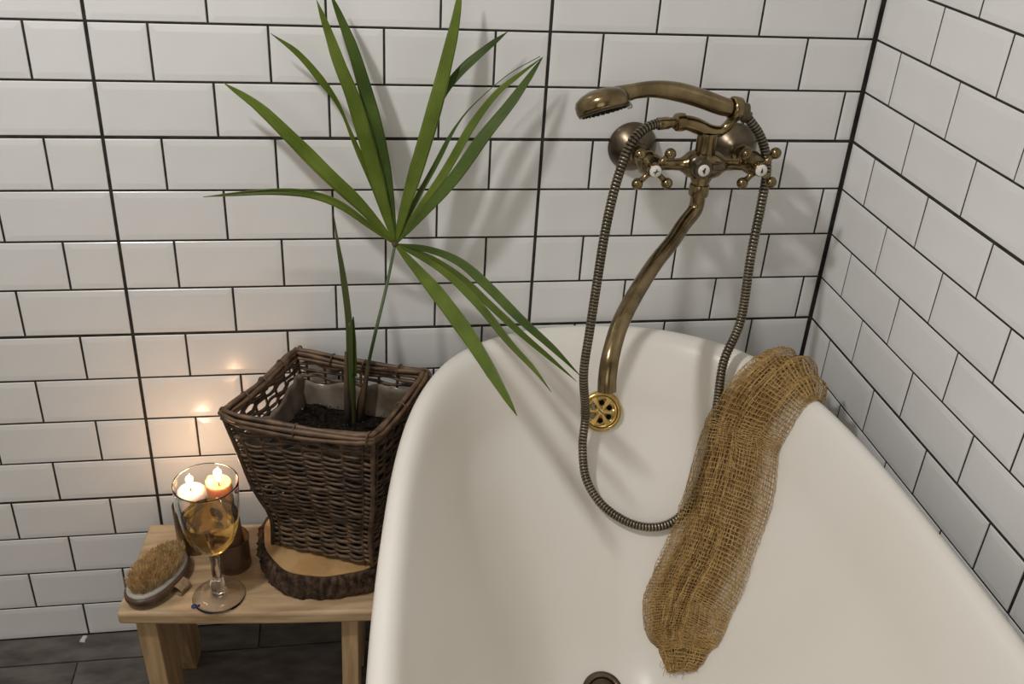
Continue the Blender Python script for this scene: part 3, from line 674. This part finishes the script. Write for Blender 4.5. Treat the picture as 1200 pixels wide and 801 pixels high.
for i in range(k):
    for q in range(16):
        a = 2*math.pi*q/16; r_ = rr[i]*(1+.13*math.cos(4*a+zz[i]*90)); g.v.append((wg[0]+r_*math.cos(a), wg[1]+r_*math.sin(a), wg[2]+zz[i]))
for i in range(k-1): g.f += [(i*16+q, i*16+(q+1) % 16, (i+1)*16+(q+1) % 16, (i+1)*16+q) for q in range(16)]
g.f += [tuple(range(16)), tuple((k-1)*16+q for q in range(16))]; g.m = [0]*len(g.f)
obj('stem', g, 'glass', gl)
lvl = .153
wp = [(0, .0912)]+[(r-.0008, z+.0002) for r, z in bowl[1:] if z < lvl-.004]+[(float(np.interp(lvl, [z for _, z in bowl], [r for r, _ in bowl]))-.0009, lvl), (0, lvl)]
obj('wine', G().add(*lathe(wp, wg, (0, 0, 1), 56)), 'wine', gl, angle=50)
bp = uz(227.5, 709.5, ZS+.002)
tag(obj('wax_crumb', G().add(*lathe([(0, 0), (.0042, 0), (.0045, .0015), (.003, .003), (0, .0034)], (bp[0], bp[1], ZS), (0, 0, 1), 9)).add(*lathe([(0, 0), (.002, 0), (.0022, .001), (0, .0018)], (bp[0]+.0065, bp[1]+.001, ZS), (0, 0, 1), 7)), 'blue', base=(bp[0], bp[1], ZS)), 'tiny dark blue crumb on the stool top beside the wine glass foot', 'crumb')

# ================================================================== CANDLES
def flame(parent, p, hgt, power):
    pr_ = [(0, 0), (.0026, .003), (.0037, .007), (.0032, .012), (.0018, .018), (.0006, .023), (0, .026)]
    obj('flame', G().add(*lathe([(r*hgt/.026, z*hgt/.026) for r, z in pr_], p, (.04, 0, 1), 14)), 'flame', parent)
    l = bpy.data.lights.new('flame_light', 'POINT'); l.energy = power*1.25; l.color = (1, .62, .36); l.shadow_soft_size = .006
    o = bpy.data.objects.new('flame_light', l); COL.objects.link(o); o.parent = parent; o.location = Vector(np.asarray(p)+[0, 0, hgt*.6]-BASE[parent])
c1 = uz(231, 637, ZS); c1[2] = ZS
cup = thing('candle_cup', 'brown metal tumbler holding the white candle, behind the wine glass', 'candle holder', tuple(c1))
obj('cup_wall', G().add(*lathe([(0, .0), (.0275, .0), (.0288, .002), (.0300, .080), (.0294, .0808), (.0286, .080), (.0272, .004), (0, .004)], c1, (0, 0, 1), 40)), 'copper', cup, angle=50)
cd1 = thing('candle', 'lit white candle with a rounded melted top set in the brown metal tumbler', 'candle', (c1[0], c1[1], ZS+.0042))
obj('wax_body', G().add(*lathe(catmull([(0, .0042), (.0250, .0044), (.0262, .03), (.0262, .094), (.0250, .103), (.019, .1085), (.011, .1090), (.004, .1065), (0, .106)], 60), c1, (0, 0, 1), 40)), 'wax', cd1)
obj('wick', G().add(*tube([c1+[0, 0, .104], c1+[.0005, 0, .112], c1+[.0018, 0, .116]], .0007, 6)), 'ink', cd1)
flame(cd1, c1+[0, 0, .112], .028, .28)
c2 = uz(274, 660, ZS); c2[2] = ZS
jar = thing('glass_jar', 'low smoked brown glass jar around the foot of the peach pillar candle', 'candle holder', tuple(c2))
obj('jar_wall', G().add(*lathe(catmull([(0, 0), (.0245, .0), (.0268, .003), (.0268, .02), (.0262, .04), (.0272, .053), (.0262, .0545), (.0250, .053), (.0243, .04), (.0245, .02), (.0235, .006), (0, .005)], 70), c2, (0, 0, 1), 40)), 'smoke', jar)
cd2 = thing('candle', 'lit tall pillar candle with a peach top and brown sides in the low glass jar', 'candle', (c2[0], c2[1], ZS+.0055))
LEAN = np.array([-.055, .0, 1.])
def lean(z): return c2+LEAN*z
obj('wax_body', G().add(*lathe([(0, .0062), (.0218, .0064), (.0218, .02), (.0208, .075), (.0198, .130), (0, .130)], c2, LEAN, 40)), 'wax_brown', cd2, angle=40)
g = G(); k = 40
for i, (r, z) in enumerate([(.0198, .1302), (.0196, .138), (.0194, .148), (.0192, .157), (.0182, .160), (.0150, .1575), (.008, .154), (.003, .153)]):
    for q in range(k):
        a = 2*math.pi*q/k; up_ = .0045*math.exp(-((a-2.6)/.5)**2) if 2 < i < 6 else 0
        rip = .0006*math.sin(9*a)+.0005*math.sin(17*a+1) if i < 4 else 0; o_ = lean(z+up_)
        g.v.append((o_[0]+(r+rip)*math.cos(a), o_[1]+(r+rip)*math.sin(a), o_[2]))
for i in range(7): g.f += [(i*k+q, i*k+(q+1) % k, (i+1)*k+(q+1) % k, (i+1)*k+q) for q in range(k)]
g.f += [tuple(range(k)), tuple(7*k+q for q in range(k))]; g.m = [0]*len(g.f)
obj('melting_top', g, 'wax_orange', cd2)
obj('wick', G().add(*tube([lean(.152), lean(.160), lean(.164)+[.0015, 0, 0]], .0007, 6)), 'ink', cd2)
flame(cd2, lean(.160), .028, .28)

# ================================================================== BODY BRUSH
ba = uz(154, 704, ZS+.02); bb = uz(214, 645, ZS+.02); bc = (ba+bb)/2; bx_ = nrm((bb-ba)*[1, 1, 0]); by_ = np.array([-bx_[1], bx_[0], 0]); LA = float(np.linalg.norm((bb-ba)[:2]))/2
LB = LA*.56
br = thing('body_brush', 'oval wooden body brush with golden bristles facing up on the stool corner', 'brush', (bc[0], bc[1], ZS))
def oval(prof, k=48):
    g = G()
    for (s, dz) in prof:
        for q in range(k):
            a = 2*math.pi*q/k; x = math.copysign(abs(math.cos(a))**.9, math.cos(a)); y = math.copysign(abs(math.sin(a))**.9, math.sin(a))
            p = bc+bx_*x*(LA+s)+by_*y*(LB+s); g.v.append((p[0], p[1], ZS+dz))
    n = len(prof)
    for i in range(n-1): g.f += [(i*k+q, i*k+(q+1) % k, (i+1)*k+(q+1) % k, (i+1)*k+q) for q in range(k)]
    g.f += [tuple(range(k)), tuple((n-1)*k+q for q in range(k))]; g.m = [0]*len(g.f); return g
obj('brush_back', oval([(-.014, .003), (-.005, .0045), (-.0005, .009), (.0012, .014), (.0012, .0185), (-.0012, .0215)]), 'brush_wood', br, angle=60)
obj('bristle_pad', oval([(-.0030, .0212), (-.0022, .0225), (-.0026, .0245), (-.0045, .0262), (-.007, .0268)]), 'pad', br)
g = G()
for k in range(3600):
    a = random.random()*2*math.pi; rad_ = math.sqrt(random.random()); x, y = rad_*math.cos(a), rad_*math.sin(a)
    p = bc+bx_*x*(LA-.0072)+by_*y*(LB-.0072); p[2] = ZS+.026
    d = nrm(bx_*x*.24+by_*y*.24+np.array([random.gauss(0, .10), random.gauss(0, .10), 1.])); h_ = random.uniform(.016, .021)
    s = nrm(np.cross(d, np.random.normal(size=3)))*.00035; t = np.cross(d, s); q = p+d*h_
    g.add([p+s*1.2, p-s*.6+t, p-s*.6-t, q+s*.8, q-s*.4+t*.7, q-s*.4-t*.7], [(0, 1, 4, 3), (1, 2, 5, 4), (2, 0, 3, 5), (3, 4, 5)])
obj('bristles', g, 'bristle', br, smooth=False, kind='stuff')
# webbing strap under the brush back, bowed out on both long sides
P = [bc+bx_*.004+by_*y_+np.array([0, 0, z_]) for y_, z_ in ((-LB+.001, .016), (-LB-.007, .0145), (-LB-.013, .008), (-LB-.009, .002), (-LB*.6, .0006), (0, .0005), (LB*.6, .0006), (LB+.009, .002), (LB+.013, .008), (LB+.007, .0145), (LB-.001, .016))]
P = catmull(P, 40); P[:, 2] += ZS-bc[2]+0.0
g = G()
for p in P:
    for sx in (-1, 1):
        for dz in (0, .0014): g.v.append(tuple(np.array([p[0], p[1], p[2]])+bx_*sx*.011+np.array([0, 0, dz])))
for i in range(len(P)-1):
    a, b = i*4, i*4+4; g.f += [(a, a+2, b+2, b), (a+1, b+1, b+3, a+3), (a, b, b+1, a+1), (a+2, a+3, b+3, b+2)]
g.f += [(0, 1, 3, 2), tuple(len(g.v)-4+q for q in (0, 1, 3, 2))]; g.m = [0]*len(g.f)
# the strap path heights are relative to the stool top
g.v = [(v[0], v[1], v[2]) for v in g.v]
obj('hand_strap', g, 'strap', br, smooth=False)

# ================================================================== NET CLOTH over the rim
rowsL = [(838, 476), (826, 502), (811, 555), (796, 600), (780, 640), (762, 680), (753, 712), (759, 744), (776, 764)]
rowsR = [(921, 512), (915, 535), (905, 585), (893, 630), (876, 680), (858, 718), (850, 738), (842, 753), (832, 765)]
hl = [tub_hit(*q) for q in rowsL]; hr = [tub_hit(*q) for q in rowsR]
def fix(h): return [((i-NT if i > NT/2 else i), j) for i, j in h]
hl, hr = np.array(fix(hl)), np.array(fix(hr))
# over the rim: same side of the tub, further out on the profile
crest = float(np.argmax(catmull(PROF, NP)[:, 1]))
il = tub_hit(862, 430); ir = tub_hit(950, 492)
pre_l = [(30.5, crest-16), (30.5, crest-7), (30.0, crest+1), (28.5, crest+6)]; pre_r = [(40.5, crest-16), (40.5, crest-7), (40.5, crest+1), (40.0, crest+6)]
A = catmull(np.vstack([pre_l, hl]), 100); B = catmull(np.vstack([pre_r, hr]), 100)
nv = 112
ts_ = np.linspace(0, 1, nv)
A = np.stack([np.interp(ts_, np.linspace(0, 1, 100), A[:, k]) for k in (0, 1)], 1); B = np.stack([np.interp(ts_, np.linspace(0, 1, 100), B[:, k]) for k in (0, 1)], 1)
def sheet(sfun, hfun, nu, closed, v0=0, v1=nv):
    out = np.zeros((v1-v0, nu, 3))
    for a in range(v0, v1):
        for b in range(nu):
            u = b/nu if closed else b/(nu-1); s = sfun(u, a/nv); h_ = hfun(u, a/nv)
            ij = A[a]*(1-s)+B[a]*s; p, n = tub_at(ij[0], ij[1]); out[a-v0, b] = p+n*h_+np.random.normal(size=3)*.0005
    return out
threads = G()
def thread_edges(grid, closed, r=.00055):
    nvv, nu, _ = grid.shape; V = []; f = []
    def seg(p, q):
        d = nrm(q-p); s = nrm(np.cross(d, (.3, .5, .8))); t = np.cross(d, s); k = len(V)
        for c in (p, q):
            for a in (0, 2.094, 4.189): V.append(c+r*(math.cos(a)*s+math.sin(a)*t))
        f.extend([(k, k+1, k+4, k+3), (k+1, k+2, k+5, k+4), (k+2, k, k+3, k+5)])
    for a in range(nvv):
        for b in range(nu):
            if closed or b < nu-1: seg(grid[a, b], grid[a, (b+1) % nu])
            if a < nvv-1: seg(grid[a, b], grid[a+1, b])
    threads.add(V, f)
def tri(u): return 2*u if u < .5 else 2-2*u
env = lambda v: min(1, v*9+.35)*min(1, (1-v)*7+.25)
def fold(s, v, k, ph): return .5+.5*math.sin(2*math.pi*(s*k+ph)+1.3*math.sin(v*5+ph*6))
def s_main(u, v): s = tri(u); return s+.015*math.sin(v*31+u*9)+.02*math.sin(2*math.pi*(s*4+v))*(u > .5)
def h_main(u, v):
    s = tri(u); edge = math.sin(math.pi*min(max(s, 0), 1))**.5; rim = .012*math.exp(-((v-.16)/.10)**2)
    if u < .5: return .0015+.002*edge+.014*math.exp(-((s-.14)/.14)**2)*math.sin(math.pi*min(max((v-.12)/.6, 0), 1))
    return .003+edge*(.014+.015*fold(s, v, 3.2, .15)*env(v)+rim)+.010*math.exp(-((s-.12)/.12)**2)*(.15 < v < .75)
def s_in(u, v): s = tri(u); return .12+.70*s+.03*math.sin(v*14+s*6)
def h_in(u, v):
    s = tri(u); edge = math.sin(math.pi*s)**.5
    return .004+edge*((.004 if u < .5 else .014)+.010*fold(s, v, 4.3, .6)*env(v))
def s_in2(u, v): s = tri(u); return .22+.50*s+.04*math.sin(v*10+2)
def h_in2(u, v): s = tri(u); edge = math.sin(math.pi*s)**.5; return .005+edge*((.005 if u < .5 else .012)+.014*fold(s, v, 3.1, .33)*env(v))
thread_edges(sheet(s_main, h_main, 76, True), True)
thread_edges(sheet(s_in, h_in, 60, True, 4, nv-5), True)
thread_edges(sheet(s_in2, h_in2, 46, True, 8, nv-10), True)
# gathered tail below the fold
ta = [tub_hit(*q) for q in ((768, 748), (770, 768), (784, 789))]; tb_ = [tub_hit(*q) for q in ((836, 748), (831, 768), (816, 785))]
A = catmull(np.array(fix(ta)), nv); B = catmull(np.array(fix(tb_)), nv)
_st = nv//14
def tail(sfun, hfun, nu):
    out = np.zeros((12, nu, 3))
    for a in range(12):
        k = int(a/11*(nv-1))
        for b in range(nu):
            u = b/nu; s = sfun(u, a/12); ij = A[k]*(1-s)+B[k]*s; p, n = tub_at(*ij); out[a, b] = p+n*hfun(u, a/12)+np.random.normal(size=3)*.0009
    return out
for k in range(3):
    thread_edges(tail(lambda u, v: .06*k+(1-.12*k)*tri(u)+.05*math.sin(u*20+v*3+k), lambda u, v: .002+math.sin(math.pi*tri(u))**.5*((.003 if u < .5 else .016-.003*k)+.005*math.sin(u*25+k)), 34), True)
g_ = np.random.RandomState(3)
for k in range(46):                                       # frayed thread ends along the lower hem
    p, n = tub_at(*[q*(1-.5) for q in (0, 0)]) if False else tub_at(*(A[-1-int(g_.rand()*30)]*(1-g_.rand())+B[-1-int(g_.rand()*30)]*g_.rand())) if False else tub_at(*(lambda s_, r_: A[r_]*(1-s_)+B[r_]*s_)(g_.rand(), nv-1-int(g_.rand()*40)))
    d = nrm(np.array([g_.normal(0, .8)-.3, -.7, -.35])); d = nrm(d-n*(d@n)); p = p+n*(.003+.008*g_.rand()); L_ = .004+.010*g_.rand()
    threads.add(*tube([p, p+d*L_*.6+n*.001, p+d*L_+n*(.002*g_.rand())+np.cross(n, d)*.002*g_.normal()], .0004, 3))
cb = tub_at(40, crest)[0]
net = tag(obj('net_cloth', threads, 'net', base=tuple(cb), smooth=False), 'tan knotted net bath cloth draped over the rim of the white bathtub', 'net cloth')

# ================================================================== CRUMB ON THE FLOOR
cp_ = uz(98, 747.5, .002)
tag(obj('tile_chip', G().add([(cp_[0]-.006, cp_[1]-.006, .0), (cp_[0]+.003, cp_[1]-.008, .0), (cp_[0]+.006, cp_[1]+.006, .0), (cp_[0]-.002, cp_[1]+.008, .0), (cp_[0]-.005, cp_[1]-.005, .003), (cp_[0]+.003, cp_[1]-.006, .0025), (cp_[0]+.005, cp_[1]+.005, .003), (cp_[0]-.002, cp_[1]+.006, .0025)],
    [(0, 1, 2, 3), (4, 5, 6, 7), (0, 1, 5, 4), (1, 2, 6, 5), (2, 3, 7, 6), (3, 0, 4, 7)]), 'chip', base=(cp_[0], cp_[1], 0), smooth=False), 'small white chip lying on the dark floor by the tiled wall', 'chip')
